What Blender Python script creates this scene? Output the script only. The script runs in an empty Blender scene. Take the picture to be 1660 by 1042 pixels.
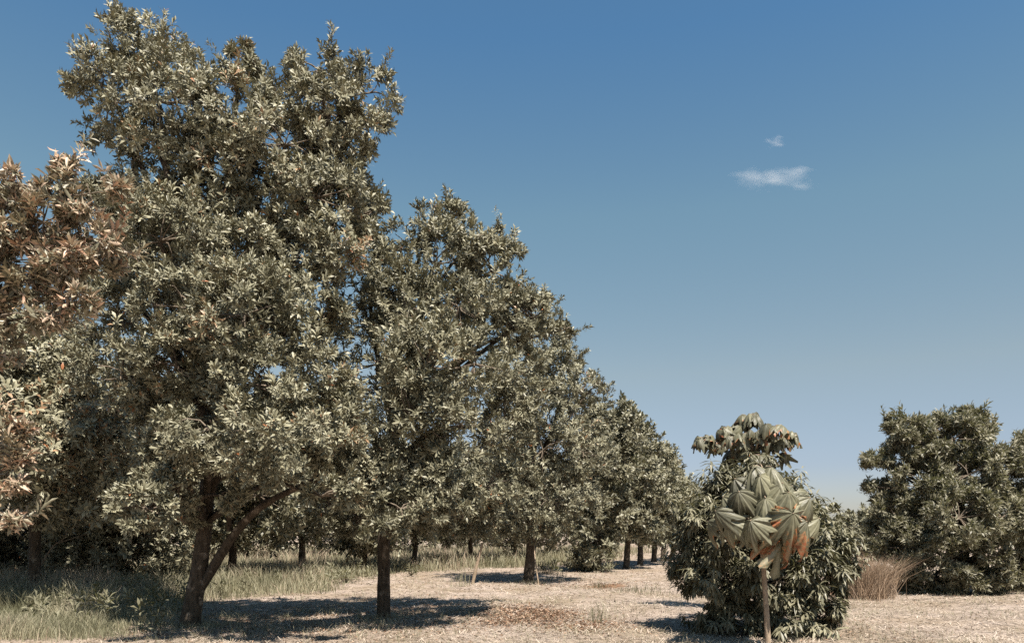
import bpy, math, random
import numpy as np
from mathutils import Matrix, Vector, noise as mnoise

random.seed(7)
R = np.random.default_rng(11)
SC = bpy.context.scene
COL = SC.collection

# ------------------------------------------------------------------ camera, sky, sun, exposure
F, CX, HY, CAMH = 1250.0, 830.0, 860.0, 1.6      # focal length / principal column / horizon row of the 1660 px photo
cam_d = bpy.data.cameras.new('camera')
cam = bpy.data.objects.new('camera', cam_d)
COL.objects.link(cam)
cam.location = (0, 0, CAMH)
cam.rotation_euler = (math.pi / 2, 0, 0)
cam_d.sensor_width = 36
cam_d.lens = 36 * F / 1660
cam_d.shift_y = (HY - 521) / 1660
cam_d.clip_start = 0.05
cam_d.clip_end = 5000
SC.camera = cam

SUN_EL = math.radians(61)
SUN_DIR = Vector((0.46, -0.89, 0)).normalized()          # horizontal direction towards the sun (behind the camera, right)
SKY_GRADE = [(0.0, (.99, .92, .97)), (0.08, (.99, .92, .97)), (0.195, (1.36, 1.19, .94)), (0.376, (1.28, 1.43, 1.16)), (0.54, (.87, 1.31, 1.37))]
world = bpy.data.worlds.new('World')
SC.world = world
world.use_nodes = True
wn = world.node_tree.nodes
wl = world.node_tree.links
bg = wn['Background']
sky = wn.new('ShaderNodeTexSky')
sky.sky_type = 'NISHITA'
sky.sun_disc = False
sky.sun_elevation = SUN_EL
sky.sun_rotation = math.atan2(SUN_DIR.x, SUN_DIR.y)
sky.altitude = 900
sky.air_density = 1.0
sky.dust_density = 1.4
sky.ozone_density = 1.3
hsv = wn.new('ShaderNodeHueSaturation')
hsv.inputs['Saturation'].default_value = 1.0
hsv.inputs['Value'].default_value = 1.0
wl.new(sky.outputs[0], hsv.inputs['Color'])
# grade of the whole sky with height, carried on evenly above and below the frame
wtc = wn.new('ShaderNodeTexCoord')
wsp = wn.new('ShaderNodeSeparateXYZ')
wl.new(wtc.outputs['Generated'], wsp.inputs[0])
wrp = wn.new('ShaderNodeValToRGB')
el_ = wrp.color_ramp.elements
for _ in range(3):
    el_.new(0.5)
for e_, (p_, c_) in zip(el_, SKY_GRADE):
    e_.position = p_
    e_.color = (*[v / 1.4 for v in c_], 1)
wl.new(wsp.outputs['Z'], wrp.inputs[0])
wmx = wn.new('ShaderNodeVectorMath')
wmx.operation = 'MULTIPLY'
wl.new(hsv.outputs[0], wmx.inputs[0])
wl.new(wrp.outputs[0], wmx.inputs[1])
wl.new(wmx.outputs[0], bg.inputs['Color'])
bg.inputs['Strength'].default_value = 0.066

sun_d = bpy.data.lights.new('sun', 'SUN')
sun = bpy.data.objects.new('sun', sun_d)
COL.objects.link(sun)
sun_d.energy = 5.0
sun_d.angle = math.radians(0.5)
sun_d.color = (1.0, 0.93, 0.84)
sd = Vector((SUN_DIR.x * math.cos(SUN_EL), SUN_DIR.y * math.cos(SUN_EL), math.sin(SUN_EL)))
sun.rotation_euler = sd.to_track_quat('Z', 'Y').to_euler()
sun.location = (0, 0, 60)

vs = SC.view_settings
vs.view_transform = 'Standard'
vs.look = 'None'
vs.exposure = 1.2
vs.gamma = 1
vs.use_curve_mapping = False
SC.render.engine = 'CYCLES'
SC.cycles.max_bounces = 6
SC.cycles.diffuse_bounces = 1
SC.cycles.use_denoising = False
SC.cycles.glossy_bounces = 2
SC.cycles.transmission_bounces = 3
SC.cycles.transparent_max_bounces = 6
SC.cycles.volume_bounces = 2


# ------------------------------------------------------------------ helpers
def P(px, py, Y):
    """world point that lies Y metres ahead where the photo shows pixel (px, py)"""
    return np.array([(px - CX) / F * Y, Y, CAMH - (py - HY) / F * Y])


def gz(x, y):
    x = np.asarray(x, float)
    y = np.asarray(y, float)
    return (0.035 * np.sin(x * 0.55 + 1.3) * np.sin(y * 0.43 + 0.4) + 0.02 * np.sin(x * 1.7 + y * 0.9)
            + 0.012 * np.sin(x * 3.1 - y * 2.3))


def nz(v):
    return v / np.maximum(np.linalg.norm(v, axis=-1, keepdims=True), 1e-9)


def mesh_from(name, V, T, mat=None, tint=None, smooth=True, vattr=None):
    me = bpy.data.meshes.new(name)
    V = np.ascontiguousarray(V, np.float32)
    T = np.ascontiguousarray(T, np.int32)
    me.vertices.add(len(V))
    me.vertices.foreach_set('co', V.ravel())
    n, k = T.shape
    me.loops.add(n * k)
    me.loops.foreach_set('vertex_index', T.ravel())
    me.polygons.add(n)
    me.polygons.foreach_set('loop_start', np.arange(0, n * k, k, dtype=np.int32))
    if tint is not None:
        a = me.attributes.new('tint', 'FLOAT', 'FACE')
        a.data.foreach_set('value', np.ascontiguousarray(tint, np.float32))
    if vattr:
        for k_, arr in vattr.items():
            a = me.attributes.new(k_, 'FLOAT', 'POINT')
            a.data.foreach_set('value', np.ascontiguousarray(arr, np.float32))
    me.update(calc_edges=True)
    me.polygons.foreach_set('use_smooth', np.full(n, smooth, dtype=bool))
    if mat:
        me.materials.append(mat)
    return me


def link(name, data, parent=None):
    o = bpy.data.objects.new(name, data)
    COL.objects.link(o)
    if parent is not None:
        o.parent = parent
    return o


def tag(o, label=None, cat=None, group=None, kind=None):
    if label:
        o['label'] = label
    if cat:
        o['category'] = cat
    if group:
        o['group'] = group
    if kind:
        o['kind'] = kind
    return o


def thing(name, loc, label, cat, group=None):
    o = link(name, None)
    o.location = tuple(float(v) for v in loc)
    return tag(o, label, cat, group)


def part(name, me, root, stuff=False):
    """a mesh with world coordinates becomes a child of root"""
    o = link(name, me, root)
    o.matrix_parent_inverse = Matrix.Translation(root.location).inverted()
    if stuff:
        o['kind'] = 'stuff'
    return o


class Acc:
    def __init__(s):
        s.V, s.T, s.t, s.n = [], [], [], 0

    def add(s, V, T, tint=None):
        s.V.append(V)
        s.T.append(T + s.n)
        s.t.append(np.full(len(T), 0.5) if tint is None else np.broadcast_to(tint, (len(T),)))
        s.n += len(V)

    def mesh(s, name, mat, smooth=True):
        return mesh_from(name, np.concatenate(s.V), np.concatenate(s.T), mat, np.concatenate(s.t), smooth)


def catmull(pts, rad, n):
    pts = np.asarray(pts, float)
    rad = np.asarray(rad, float)
    if len(pts) < 3:
        t = np.linspace(0, 1, n)
        return pts[0] + (pts[-1] - pts[0]) * t[:, None], rad[0] + (rad[-1] - rad[0]) * t
    p = np.vstack([2 * pts[0] - pts[1], pts, 2 * pts[-1] - pts[-2]])
    out, ro = [], []
    m = len(pts) - 1
    for u in np.linspace(0, m - 1e-6, n):
        i = int(u)
        t = u - i
        a, b, c, d = p[i:i + 4]
        out.append(0.5 * (2 * b + (c - a) * t + (2 * a - 5 * b + 4 * c - d) * t * t + (3 * b - a - 3 * c + d) * t ** 3))
        ro.append(rad[i] + (rad[i + 1] - rad[i]) * t)
    return np.array(out), np.array(ro)


def tube(acc, pts, rad, segs=8, n=None, rough=0.0, tint=0.5):
    n = n or max(4, 4 * len(pts))
    p, r = catmull(pts, rad, n)
    tan = nz(np.gradient(p, axis=0))
    ref = np.array([0.31, 0.87, 0.21])
    u = nz(np.cross(tan, ref))
    v = np.cross(tan, u)
    a = np.linspace(0, 2 * np.pi, segs, endpoint=False)
    rr = r[:, None] * np.ones((1, segs))
    if rough:
        ph = R.random(4) * 6
        hh = np.arange(n)[:, None] / n * 14
        rr = rr * (1 + rough * (np.sin(3 * a[None] + ph[0] + hh * .35) * .5 + np.sin(5 * a[None] - hh * .5 + ph[1]) * .35)
                   + rough * .5 * R.normal(size=(n, segs)))
    V = p[:, None] + rr[..., None] * (np.cos(a)[None, :, None] * u[:, None] + np.sin(a)[None, :, None] * v[:, None])
    V = V.reshape(-1, 3)
    i = np.arange(n - 1)[:, None] * segs
    j = np.arange(segs)[None]
    k = (j + 1) % segs
    q = np.stack([i + j, i + k, i + segs + k, i + segs + j], -1).reshape(-1, 4)
    T = np.concatenate([q[:, [0, 1, 2]], q[:, [0, 2, 3]]])
    ti = len(V)
    V = np.vstack([V, p[-1] + tan[-1] * r[-1] * .6])
    b = (n - 1) * segs
    cap = np.stack([b + np.arange(segs), b + (np.arange(segs) + 1) % segs, np.full(segs, ti)], -1)
    acc.add(V, np.concatenate([T, cap]), tint)


# ------------------------------------------------------------------ materials
def new_mat(name):
    m = bpy.data.materials.new(name)
    m.use_nodes = True
    nt = m.node_tree
    return m, nt, nt.nodes, nt.links, nt.nodes['Principled BSDF']


def ramp(nodes, stops, interp='LINEAR'):
    r = nodes.new('ShaderNodeValToRGB')
    r.color_ramp.interpolation = interp
    e = r.color_ramp.elements
    while len(e) < len(stops):
        e.new(0.5)
    for el, (p, c) in zip(e, stops):
        el.position = p
        el.color = (*c, 1)
    return r


def leaf_mat(name, stops, rough=0.42, spec=0.5, trans=0.18, transcol=(0.22, 0.24, 0.06), noise_scale=30):
    m, nt, N, L, b = new_mat(name)
    at = N.new('ShaderNodeAttribute')
    at.attribute_name = 'tint'
    rp = ramp(N, stops)
    L.new(at.outputs['Fac'], rp.inputs[0])
    geo = N.new('ShaderNodeNewGeometry')
    nzn = N.new('ShaderNodeTexNoise')
    nzn.inputs['Scale'].default_value = noise_scale
    nzn.inputs['Detail'].default_value = 2
    L.new(geo.outputs['Position'], nzn.inputs['Vector'])
    mx = N.new('ShaderNodeMixRGB')
    mx.blend_type = 'MULTIPLY'
    mx.inputs[0].default_value = 0.55
    L.new(rp.outputs[0], mx.inputs[1])
    r2 = ramp(N, [(0.3, (0.75, 0.75, 0.75)), (0.7, (1.2, 1.18, 1.12))])
    L.new(nzn.outputs['Fac'], r2.inputs[0])
    L.new(r2.outputs[0], mx.inputs[2])
    L.new(mx.outputs[0], b.inputs['Base Color'])
    b.inputs['Roughness'].default_value = rough
    b.inputs['Specular IOR Level'].default_value = spec
    tr = N.new('ShaderNodeBsdfTranslucent')
    m2 = N.new('ShaderNodeMixRGB')
    m2.blend_type = 'MIX'
    m2.inputs[0].default_value = 0.6
    m2.inputs[2].default_value = (*transcol, 1)
    L.new(mx.outputs[0], m2.inputs[1])
    L.new(m2.outputs[0], tr.inputs['Color'])
    ms = N.new('ShaderNodeMixShader')
    ms.inputs[0].default_value = trans
    L.new(b.outputs[0], ms.inputs[1])
    L.new(tr.outputs[0], ms.inputs[2])
    L.new(ms.outputs[0], N['Material Output'].inputs['Surface'])
    return m


M_LEAF = leaf_mat('orchard_leaf', [(0, (0.09, 0.085, 0.053)), (0.45, (0.195, 0.184, 0.122)), (0.8, (0.29, 0.273, 0.187)), (0.93, (0.32, 0.296, 0.195)), (1, (0.3, 0.12, 0.05))],
                  rough=0.48, spec=0.32, trans=0.04, transcol=(0.2, 0.19, 0.06))
M_LEAF_FAR = leaf_mat('orchard_leaf_distant', [(0, (0.09, 0.085, 0.053)), (0.5, (0.185, 0.173, 0.114)), (1, (0.27, 0.252, 0.17))], rough=0.5, spec=0.4, trans=0.08, noise_scale=6)
M_COPPER = leaf_mat('coppery_leaf', [(0, (0.15, 0.14, 0.09)), (0.4, (0.28, 0.255, 0.175)), (0.62, (0.5, 0.41, 0.3)), (0.85, (0.52, 0.365, 0.26)), (1, (0.42, 0.23, 0.14))],
                    rough=0.45, spec=0.45, trans=0.2, transcol=(0.3, 0.18, 0.09))
M_MANGO = leaf_mat('long_drooping_leaf', [(0, (0.045, 0.043, 0.028)), (0.5, (0.115, 0.108, 0.069)), (1, (0.235, 0.218, 0.145))], rough=0.42, spec=0.3, trans=0.08)
M_FEATHER = leaf_mat('feathery_leaf', [(0, (0.09, 0.084, 0.053)), (0.5, (0.175, 0.162, 0.107)), (1, (0.265, 0.243, 0.165))], rough=0.5, spec=0.4, trans=0.18)
M_WEED = leaf_mat('weed_leaf', [(0, (0.09, 0.085, 0.05)), (1, (0.24, 0.225, 0.15))], rough=0.6, spec=0.3, trans=0.2)
M_GRASS = leaf_mat('tall_grass_blade', [(0, (0.1, 0.1, 0.056)), (0.3, (0.19, 0.182, 0.115)), (0.6, (0.29, 0.27, 0.18)), (0.85, (0.36, 0.31, 0.225)), (1, (0.38, 0.285, 0.215))], rough=0.6, spec=0.3, trans=0.22,
                   transcol=(0.34, 0.3, 0.14), noise_scale=3)
M_RUSTGRASS = leaf_mat('reddish_dry_grass', [(0, (0.15, 0.1, 0.062)), (0.6, (0.27, 0.19, 0.128)), (1, (0.36, 0.27, 0.19))], rough=0.65, spec=0.25, trans=0.2, transcol=(0.35, 0.22, 0.13), noise_scale=3)
M_STRAW = leaf_mat('dry_straw', [(0, (0.16, 0.115, 0.078)), (0.5, (0.35, 0.285, 0.225)), (1, (0.48, 0.405, 0.335))], rough=0.7, spec=0.25, trans=0.1, transcol=(0.4, 0.3, 0.2), noise_scale=3)
M_LITTER = leaf_mat('fallen_leaf', [(0, (0.05, 0.033, 0.02)), (0.5, (0.2, 0.11, 0.065)), (1, (0.38, 0.27, 0.19))], rough=0.65, spec=0.3, trans=0.05, transcol=(0.3, 0.15, 0.08))


def bark_mat(name, c0, c1, c2, scale=9.0, bump=0.6):
    m, nt, N, L, b = new_mat(name)
    tc = N.new('ShaderNodeTexCoord')
    mp = N.new('ShaderNodeMapping')
    mp.inputs['Scale'].default_value = (1, 1, 0.35)
    L.new(tc.outputs['Object'], mp.inputs[0])
    n1 = N.new('ShaderNodeTexNoise')
    n1.inputs['Scale'].default_value = scale * 2.2
    n1.inputs['Detail'].default_value = 6
    n1.inputs['Roughness'].default_value = 0.65
    L.new(mp.outputs[0], n1.inputs['Vector'])
    r = ramp(N, [(0.34, c0), (0.56, c1)])
    L.new(n1.outputs['Fac'], r.inputs[0])
    n2 = N.new('ShaderNodeTexNoise')
    n2.inputs['Scale'].default_value = scale * 0.8
    n2.inputs['Detail'].default_value = 4
    L.new(tc.outputs['Object'], n2.inputs['Vector'])
    r2 = ramp(N, [(0.58, (0, 0, 0)), (0.68, (.7, .7, .7))])
    L.new(n2.outputs['Fac'], r2.inputs[0])
    mx = N.new('ShaderNodeMixRGB')
    L.new(r2.outputs[0], mx.inputs[0])
    L.new(r.outputs[0], mx.inputs[1])
    mx.inputs[2].default_value = (*c2, 1)
    L.new(mx.outputs[0], b.inputs['Base Color'])
    b.inputs['Roughness'].default_value = 0.9
    b.inputs['Specular IOR Level'].default_value = 0.2
    bp = N.new('ShaderNodeBump')
    bp.inputs['Strength'].default_value = bump
    bp.inputs['Distance'].default_value = 0.08
    L.new(n1.outputs['Fac'], bp.inputs['Height'])
    L.new(bp.outputs[0], b.inputs['Normal'])
    return m


M_BARK = bark_mat('dark_bark', (0.03, 0.023, 0.016), (0.085, 0.065, 0.046), (0.27, 0.22, 0.17))
M_TWIG = bark_mat('twig_bark', (0.07, 0.055, 0.04), (0.17, 0.135, 0.1), (0.25, 0.2, 0.15), 14, 0.3)
M_PALE = bark_mat('pale_bark', (0.17, 0.125, 0.085), (0.31, 0.235, 0.165), (0.4, 0.32, 0.24), 12, 0.3)


def ground_material():
    m, nt, N, L, b = new_mat('dry_ground')
    tc = N.new('ShaderNodeTexCoord')
    pos = tc.outputs['Object']

    def noise(scale, detail=5, rough=0.6):
        n = N.new('ShaderNodeTexNoise')
        n.inputs['Scale'].default_value = scale
        n.inputs['Detail'].default_value = detail
        n.inputs['Roughness'].default_value = rough
        L.new(pos, n.inputs['Vector'])
        return n.outputs['Fac']

    fine = ramp(N, [(0.28, (0.15, 0.115, 0.088)), (0.46, (0.295, 0.236, 0.193)), (0.68, (0.41, 0.335, 0.28))])
    L.new(noise(9.0, 9, 0.72), fine.inputs[0])
    # broad change between straw, bare pinkish soil and greenish thatch
    broad = ramp(N, [(0.4, (0, 0, 0)), (0.62, (1, 1, 1))])
    L.new(noise(0.45, 4), broad.inputs[0])
    mx = N.new('ShaderNodeMixRGB')
    mx.blend_type = 'MULTIPLY'
    L.new(broad.outputs[0], mx.inputs[0])
    L.new(fine.outputs[0], mx.inputs[1])
    mx.inputs[2].default_value = (0.76, 0.73, 0.64, 1)
    # patches of rusty soil and leaf litter (they have a shape of their own)
    sp = N.new('ShaderNodeSeparateXYZ')
    L.new(pos, sp.inputs[0])

    def math_(op, a, b_):
        n = N.new('ShaderNodeMath')
        n.operation = op
        for k, v in enumerate((a, b_)):
            if isinstance(v, (int, float)):
                n.inputs[k].default_value = v
            else:
                L.new(v, n.inputs[k])
        return n.outputs[0]

    def patch(x, y, rx, ry):
        dx = math_('DIVIDE', math_('SUBTRACT', sp.outputs[0], x), rx)
        dy = math_('DIVIDE', math_('SUBTRACT', sp.outputs[1], y), ry)
        return math_('SUBTRACT', 1.0, math_('SQRT', math_('ADD', math_('MULTIPLY', dx, dx), math_('MULTIPLY', dy, dy)), 0))

    pm = None
    for q in ((0.35, 14.4, 0.75, 1.3), (2.7, 22.5, 0.9, 1.2), (1.3, 12.9, 0.35, 0.5), (8.6, 19.6, 1.0, 1.4)):
        v = patch(*q)
        pm = v if pm is None else math_('MAXIMUM', pm, v)
    pm = math_('ADD', pm, math_('MULTIPLY', math_('SUBTRACT', noise(3.5, 6, 0.7), 0.5), 1.9))
    rr = ramp(N, [(0.25, (0, 0, 0)), (0.5, (1, 1, 1))])
    L.new(pm, rr.inputs[0])
    soil = ramp(N, [(0.35, (0.11, 0.056, 0.03)), (0.62, (0.26, 0.145, 0.085))])
    L.new(noise(22, 5, 0.7), soil.inputs[0])
    mx2 = N.new('ShaderNodeMixRGB')
    L.new(rr.outputs[0], mx2.inputs[0])
    L.new(mx.outputs[0], mx2.inputs[1])
    L.new(soil.outputs[0], mx2.inputs[2])
    L.new(mx2.outputs[0], b.inputs['Base Color'])
    b.inputs['Roughness'].default_value = 0.95
    b.inputs['Specular IOR Level'].default_value = 0.1
    bp = N.new('ShaderNodeBump')
    bp.inputs['Strength'].default_value = 0.8
    bp.inputs['Distance'].default_value = 0.05
    L.new(noise(16, 8, 0.75), bp.inputs['Height'])
    L.new(bp.outputs[0], b.inputs['Normal'])
    return m


M_GROUND = ground_material()


# ------------------------------------------------------------------ ground
def graded(lo, a, b, hi, step, growth=1.22):
    v = list(np.arange(a, b, step))
    s, x = step, a
    left = []
    while x > lo:
        s *= growth
        x -= s
        left.append(x)
    s, x = step, v[-1]
    right = []
    while x < hi:
        s *= growth
        x += s
        right.append(x)
    return np.array(left[::-1] + v + right)


gx = graded(-1800, -14, 16, 1800, 0.16)
gy = graded(-400, 8, 40, 2500, 0.16)
XX, YY = np.meshgrid(gx, gy)
rough_z = np.array([mnoise.noise((x * 2.1, y * 2.1, 0)) for x, y in zip(XX.ravel(), YY.ravel())]) * 0.018
fade = np.clip((90 - np.hypot(XX, YY - 20)) / 40, 0, 1).ravel()
ZZ = gz(XX, YY).ravel() * fade + rough_z * fade
nx, ny = len(gx), len(gy)
i = np.arange((ny - 1))[:, None] * nx + np.arange(nx - 1)[None]
Q = np.stack([i, i + 1, i + nx + 1, i + nx], -1).reshape(-1, 4)
g = link('ground', mesh_from('ground', np.stack([XX.ravel(), YY.ravel(), ZZ], -1), Q, M_GROUND))
g['kind'] = 'structure'


# ------------------------------------------------------------------ leaves
def leaf_template(n_tri, fold=0.16, curl=0.22, wide=0.6):
    """leaf of length 1 along +y, unit width across x, upper face +z"""
    if n_tri == 2:
        V = np.array([(0, 0, 0), (-.5, wide, fold), (.5, wide, fold), (0, 1, -curl)], float)
        T = np.array([(0, 2, 1), (1, 2, 3)])
    elif n_tri == 4:
        V = np.array([(0, 0, 0), (-.5, wide, fold - curl * .3), (0, wide, -curl * .3), (.5, wide, fold - curl * .3), (0, 1, -curl)], float)
        T = np.array([(0, 2, 1), (0, 3, 2), (1, 2, 4), (2, 3, 4)])
    else:
        y1, y2 = wide * .55, wide + .2
        V = np.array([(0, 0, 0),
                      (-.36, y1, fold * .8), (0, y1, 0), (.36, y1, fold * .8),
                      (-.46, y2, fold - curl * .5), (0, y2, -curl * .5), (.46, y2, fold - curl * .5),
                      (0, 1, -curl)], float)
        T = np.array([(0, 2, 1), (0, 3, 2), (1, 2, 5), (1, 5, 4), (2, 3, 6), (2, 6, 5), (4, 5, 7), (5, 6, 7)])
    return V, T


def leaves_mesh_arrays(tpl, O, D, Nn, ln, wd):
    """O origin, D direction, Nn approximate upper normal, ln length, wd width -> verts, tris"""
    V, T = tpl
    D = nz(D)
    X = nz(np.cross(D, Nn))
    Z = np.cross(X, D)
    W = (O[:, None] + V[None, :, 0, None] * (X * wd[:, None])[:, None] + V[None, :, 1, None] * (D * ln[:, None])[:, None]
         + V[None, :, 2, None] * (Z * (ln * .55)[:, None])[:, None])
    n, m = len(O), len(V)
    TT = (T[None] + (np.arange(n) * m)[:, None, None]).reshape(-1, 3)
    return W.reshape(-1, 3), TT


def unit(n):
    return nz(R.normal(size=(n, 3)))


def perp(d):
    a = np.cross(d, unit(len(d)))
    return nz(a)


class Kind:
    def __init__(s, n=11, length=(.13, .2), ratio=.3, spread=(.5, 1.45), twig=.12, droop=0.0, ntri=4, mat=None, fold=.16, curl=.22, wide=.6, bulk=None):
        s.__dict__.update(locals())


def expand(kind, pos, d, tint, ntri=None):
    """sprigs (tip position, direction) -> leaves"""
    n = kind.n
    S = len(pos)
    u = perp(d)
    v = np.cross(d, u)
    k = np.arange(n)
    ang = k * 2.399 + R.random((S, 1)) * 6.28 + R.normal(size=(S, n)) * .25
    f = (k + .5) / n                                        # 0 base .. 1 tip
    spread = kind.spread[1] + (kind.spread[0] - kind.spread[1]) * f
    a = spread[None] + R.normal(size=(S, n)) * .22
    rad = np.cos(ang)[..., None] * u[:, None] + np.sin(ang)[..., None] * v[:, None]
    dd = d[:, None]
    D = dd * np.cos(a)[..., None] + rad * np.sin(a)[..., None]
    Nn = dd * np.sin(a)[..., None] - rad * np.cos(a)[..., None]
    Nn = Nn + R.normal(size=Nn.shape) * .25
    if kind.droop:
        D = nz(D * (1 - kind.droop) + np.array([0, 0, -1.0]) * kind.droop)
        Nn = Nn * .5 + rad * .6 + np.array([0, 0, .5])
    O = pos[:, None] - dd * (kind.twig * (1 - f))[None, :, None]
    ln = R.uniform(*kind.length, size=(S, n)) * R.uniform(.75, 1.25, (S, 1)) * (0.75 + .25 * np.sin(np.pi * np.clip(1.1 - f, 0, 1)))[None]
    wd = ln * kind.ratio * R.uniform(.8, 1.2, size=(S, n))
    tt = np.clip(tint[:, None] + R.normal(size=(S, n)) * .13, 0, .97)
    tt = np.where(R.random((S, n)) < .003, 1.0, tt)
    return O.reshape(-1, 3), D.reshape(-1, 3), Nn.reshape(-1, 3), ln.ravel(), wd.ravel(), tt.ravel()


def crown_sprigs(lobes, dens=1.0, cn=1.0, clump=(.28, .5), per=14, back=.45, cull=.62, drop=.1, up=.35, shoots=.5, step=.085, jit=0.0, smin=-9e9):
    """lobes: list of (centre, radii). -> sprig tips, directions, clump centres, tint per sprig"""
    C = np.array([l[0] for l in lobes])
    RR = np.array([l[1] for l in lobes])
    cy = np.average(C[:, 1], weights=RR.prod(1))
    C[:, 1] += R.uniform(-1, 1, len(C)) * jit
    RR = RR * (1 - .12 * R.random((len(C), 1)))
    P_, D_, cl, tt = [], [], [], []
    for (c, r) in zip(C, RR):
        area = 4 * math.pi * ((r[0] * r[1]) ** 1.6 + (r[0] * r[2]) ** 1.6 + (r[1] * r[2]) ** 1.6) ** (1 / 1.6) / 3 ** (1 / 1.6)
        n = max(4, int(area * 3.2 * dens * cn * (1.6 if r.min() < .45 else 1)))
        u = unit(n)
        cc = c + u * r * R.uniform(.62, 1.04, (n, 1))
        keep = (R.random(n) > drop) & ~((cc[:, 1] > cy + .3) & (R.random(n) > back)) & (cc[:, 2] > smin)
        q = (((cc[:, None] - C[None]) / RR[None]) ** 2).sum(-1)
        deep = (q < cull ** 2).sum(1) > 0
        keep &= ~(deep & (R.random(n) < .8))
        cc, u = cc[keep], u[keep]
        if not len(cc):
            continue
        m = per
        rs = R.uniform(*clump, len(cc)) * min(1.0, r.min() / .6)
        outw = nz(u / r)
        w = nz(outw[:, None] * .75 + unit(len(cc) * m).reshape(-1, m, 3) * .95 + np.array([0, 0, up]))
        pp = cc[:, None] + w * (rs[:, None] * R.uniform(.45, 1.05, (len(cc), m)))[..., None]
        dd = nz(w + unit(len(cc) * m).reshape(-1, m, 3) * .35 + np.array([0, 0, up * .5]))
        P_.append(pp.reshape(-1, 3))
        D_.append(dd.reshape(-1, 3))
        ct = R.normal(.5, .13, len(cc))
        tt.append(np.repeat(ct, m))
        if shoots:
            # upright leafy shoots that break the outline
            ns = max(1, int(len(cc) * shoots))
            j = R.integers(0, len(cc), ns)
            sdir = nz(outw[j] * .8 + np.array([0, 0, .75]) + unit(ns) * .4)
            for q in range(4):
                pq = cc[j] + sdir * (rs[j] * .8 + step * (q + .5))[:, None] + R.normal(size=(ns, 3)) * .02
                P_.append(pq)
                D_.append(nz(sdir + unit(ns) * .3))
                tt.append(ct[j] + .08)
        cl.append((c, cc))
    return np.concatenate(P_), np.concatenate(D_), cl, np.concatenate(tt)


def screen_pick(pos, cell, limit):
    """the sprigs that show largest: the nearest one of each small patch of the view"""
    px = CX + F * pos[:, 0] / pos[:, 1]
    py = HY - F * (pos[:, 2] - CAMH) / pos[:, 1]
    key = np.floor(px / cell).astype(int) * 10000 + np.floor(py / cell).astype(int)
    order = np.argsort(pos[:, 1])
    ok = (px > -10) & (px < 1670) & (py > -10) & (py < 1050)
    seen, out = set(), []
    for i_ in order:
        if not ok[i_]:
            continue
        k_ = key[i_]
        if k_ in seen:
            continue
        seen.add(k_)
        out.append(i_)
        if len(out) >= limit:
            break
    return np.array(out, int)


def basis(o, y, z, s=1.0):
    y = Vector(y).normalized()
    x = y.cross(Vector(z))
    if x.length < 1e-5:
        x = y.orthogonal()
    x.normalize()
    zz = x.cross(y)
    m = Matrix((x * s, y * s, zz * s)).transposed().to_4x4()
    m.translation = Vector(o)
    return m


SPRIG_CACHE = {}


def sprig_meshes(kind, tag_):
    if tag_ not in SPRIG_CACHE:
        out = []
        for k in range(8):
            O, D, Nn, ln, wd, tt = expand(kind, np.zeros((1, 3)), np.array([[0, 1.0, 0]]), np.array([.35 + .045 * k]))
            V, T = leaves_mesh_arrays(leaf_template(kind.ntri, kind.fold, kind.curl, kind.wide), O, D, Nn, ln, wd)
            out.append(mesh_from('leaf_sprig', V, T, kind.mat, np.repeat(tt, kind.ntri)))
        SPRIG_CACHE[tag_] = out
    return SPRIG_CACHE[tag_]


def leaf_meshes(kind, tag_):
    if tag_ not in SPRIG_CACHE:
        out = []
        for k in range(10):
            V, T = leaf_template(kind.ntri, kind.fold, kind.curl * (.6 + .1 * k), kind.wide)
            L_ = np.mean(kind.length)
            V = V * np.array([L_ * kind.ratio, L_, L_ * .55])
            out.append(mesh_from('leaf', V, T, kind.mat, np.full(len(T), .08 + k * .095)))
        SPRIG_CACHE[tag_] = out
    return SPRIG_CACHE[tag_]


K_NEAR = Kind(n=14, length=(.075, .14), ratio=.27, spread=(.4, 1.3), ntri=8, bulk=2, mat=M_LEAF)
K_MID = Kind(n=11, length=(.11, .18), ratio=.28, spread=(.4, 1.3), ntri=2, mat=M_LEAF)
K_FAR = Kind(n=9, length=(.17, .26), ratio=.34, ntri=2, mat=M_LEAF_FAR)
K_BACK = Kind(n=10, length=(.13, .21), ratio=.3, ntri=2, mat=M_LEAF)
K_COPPER = Kind(n=10, length=(.07, .125), ratio=.27, spread=(.6, 1.35), ntri=8, bulk=4, mat=M_COPPER, curl=.3)
K_MANGO = Kind(n=11, length=(.12, .21), ratio=.23, spread=(.6, 1.6), twig=.16, droop=.45, ntri=8, bulk=4, mat=M_MANGO, fold=.1, curl=.3, wide=.5)
K_FEATHER = Kind(n=13, length=(.11, .19), ratio=.25, spread=(.45, 1.1), twig=.3, ntri=2, mat=M_FEATHER, wide=.5)


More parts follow.
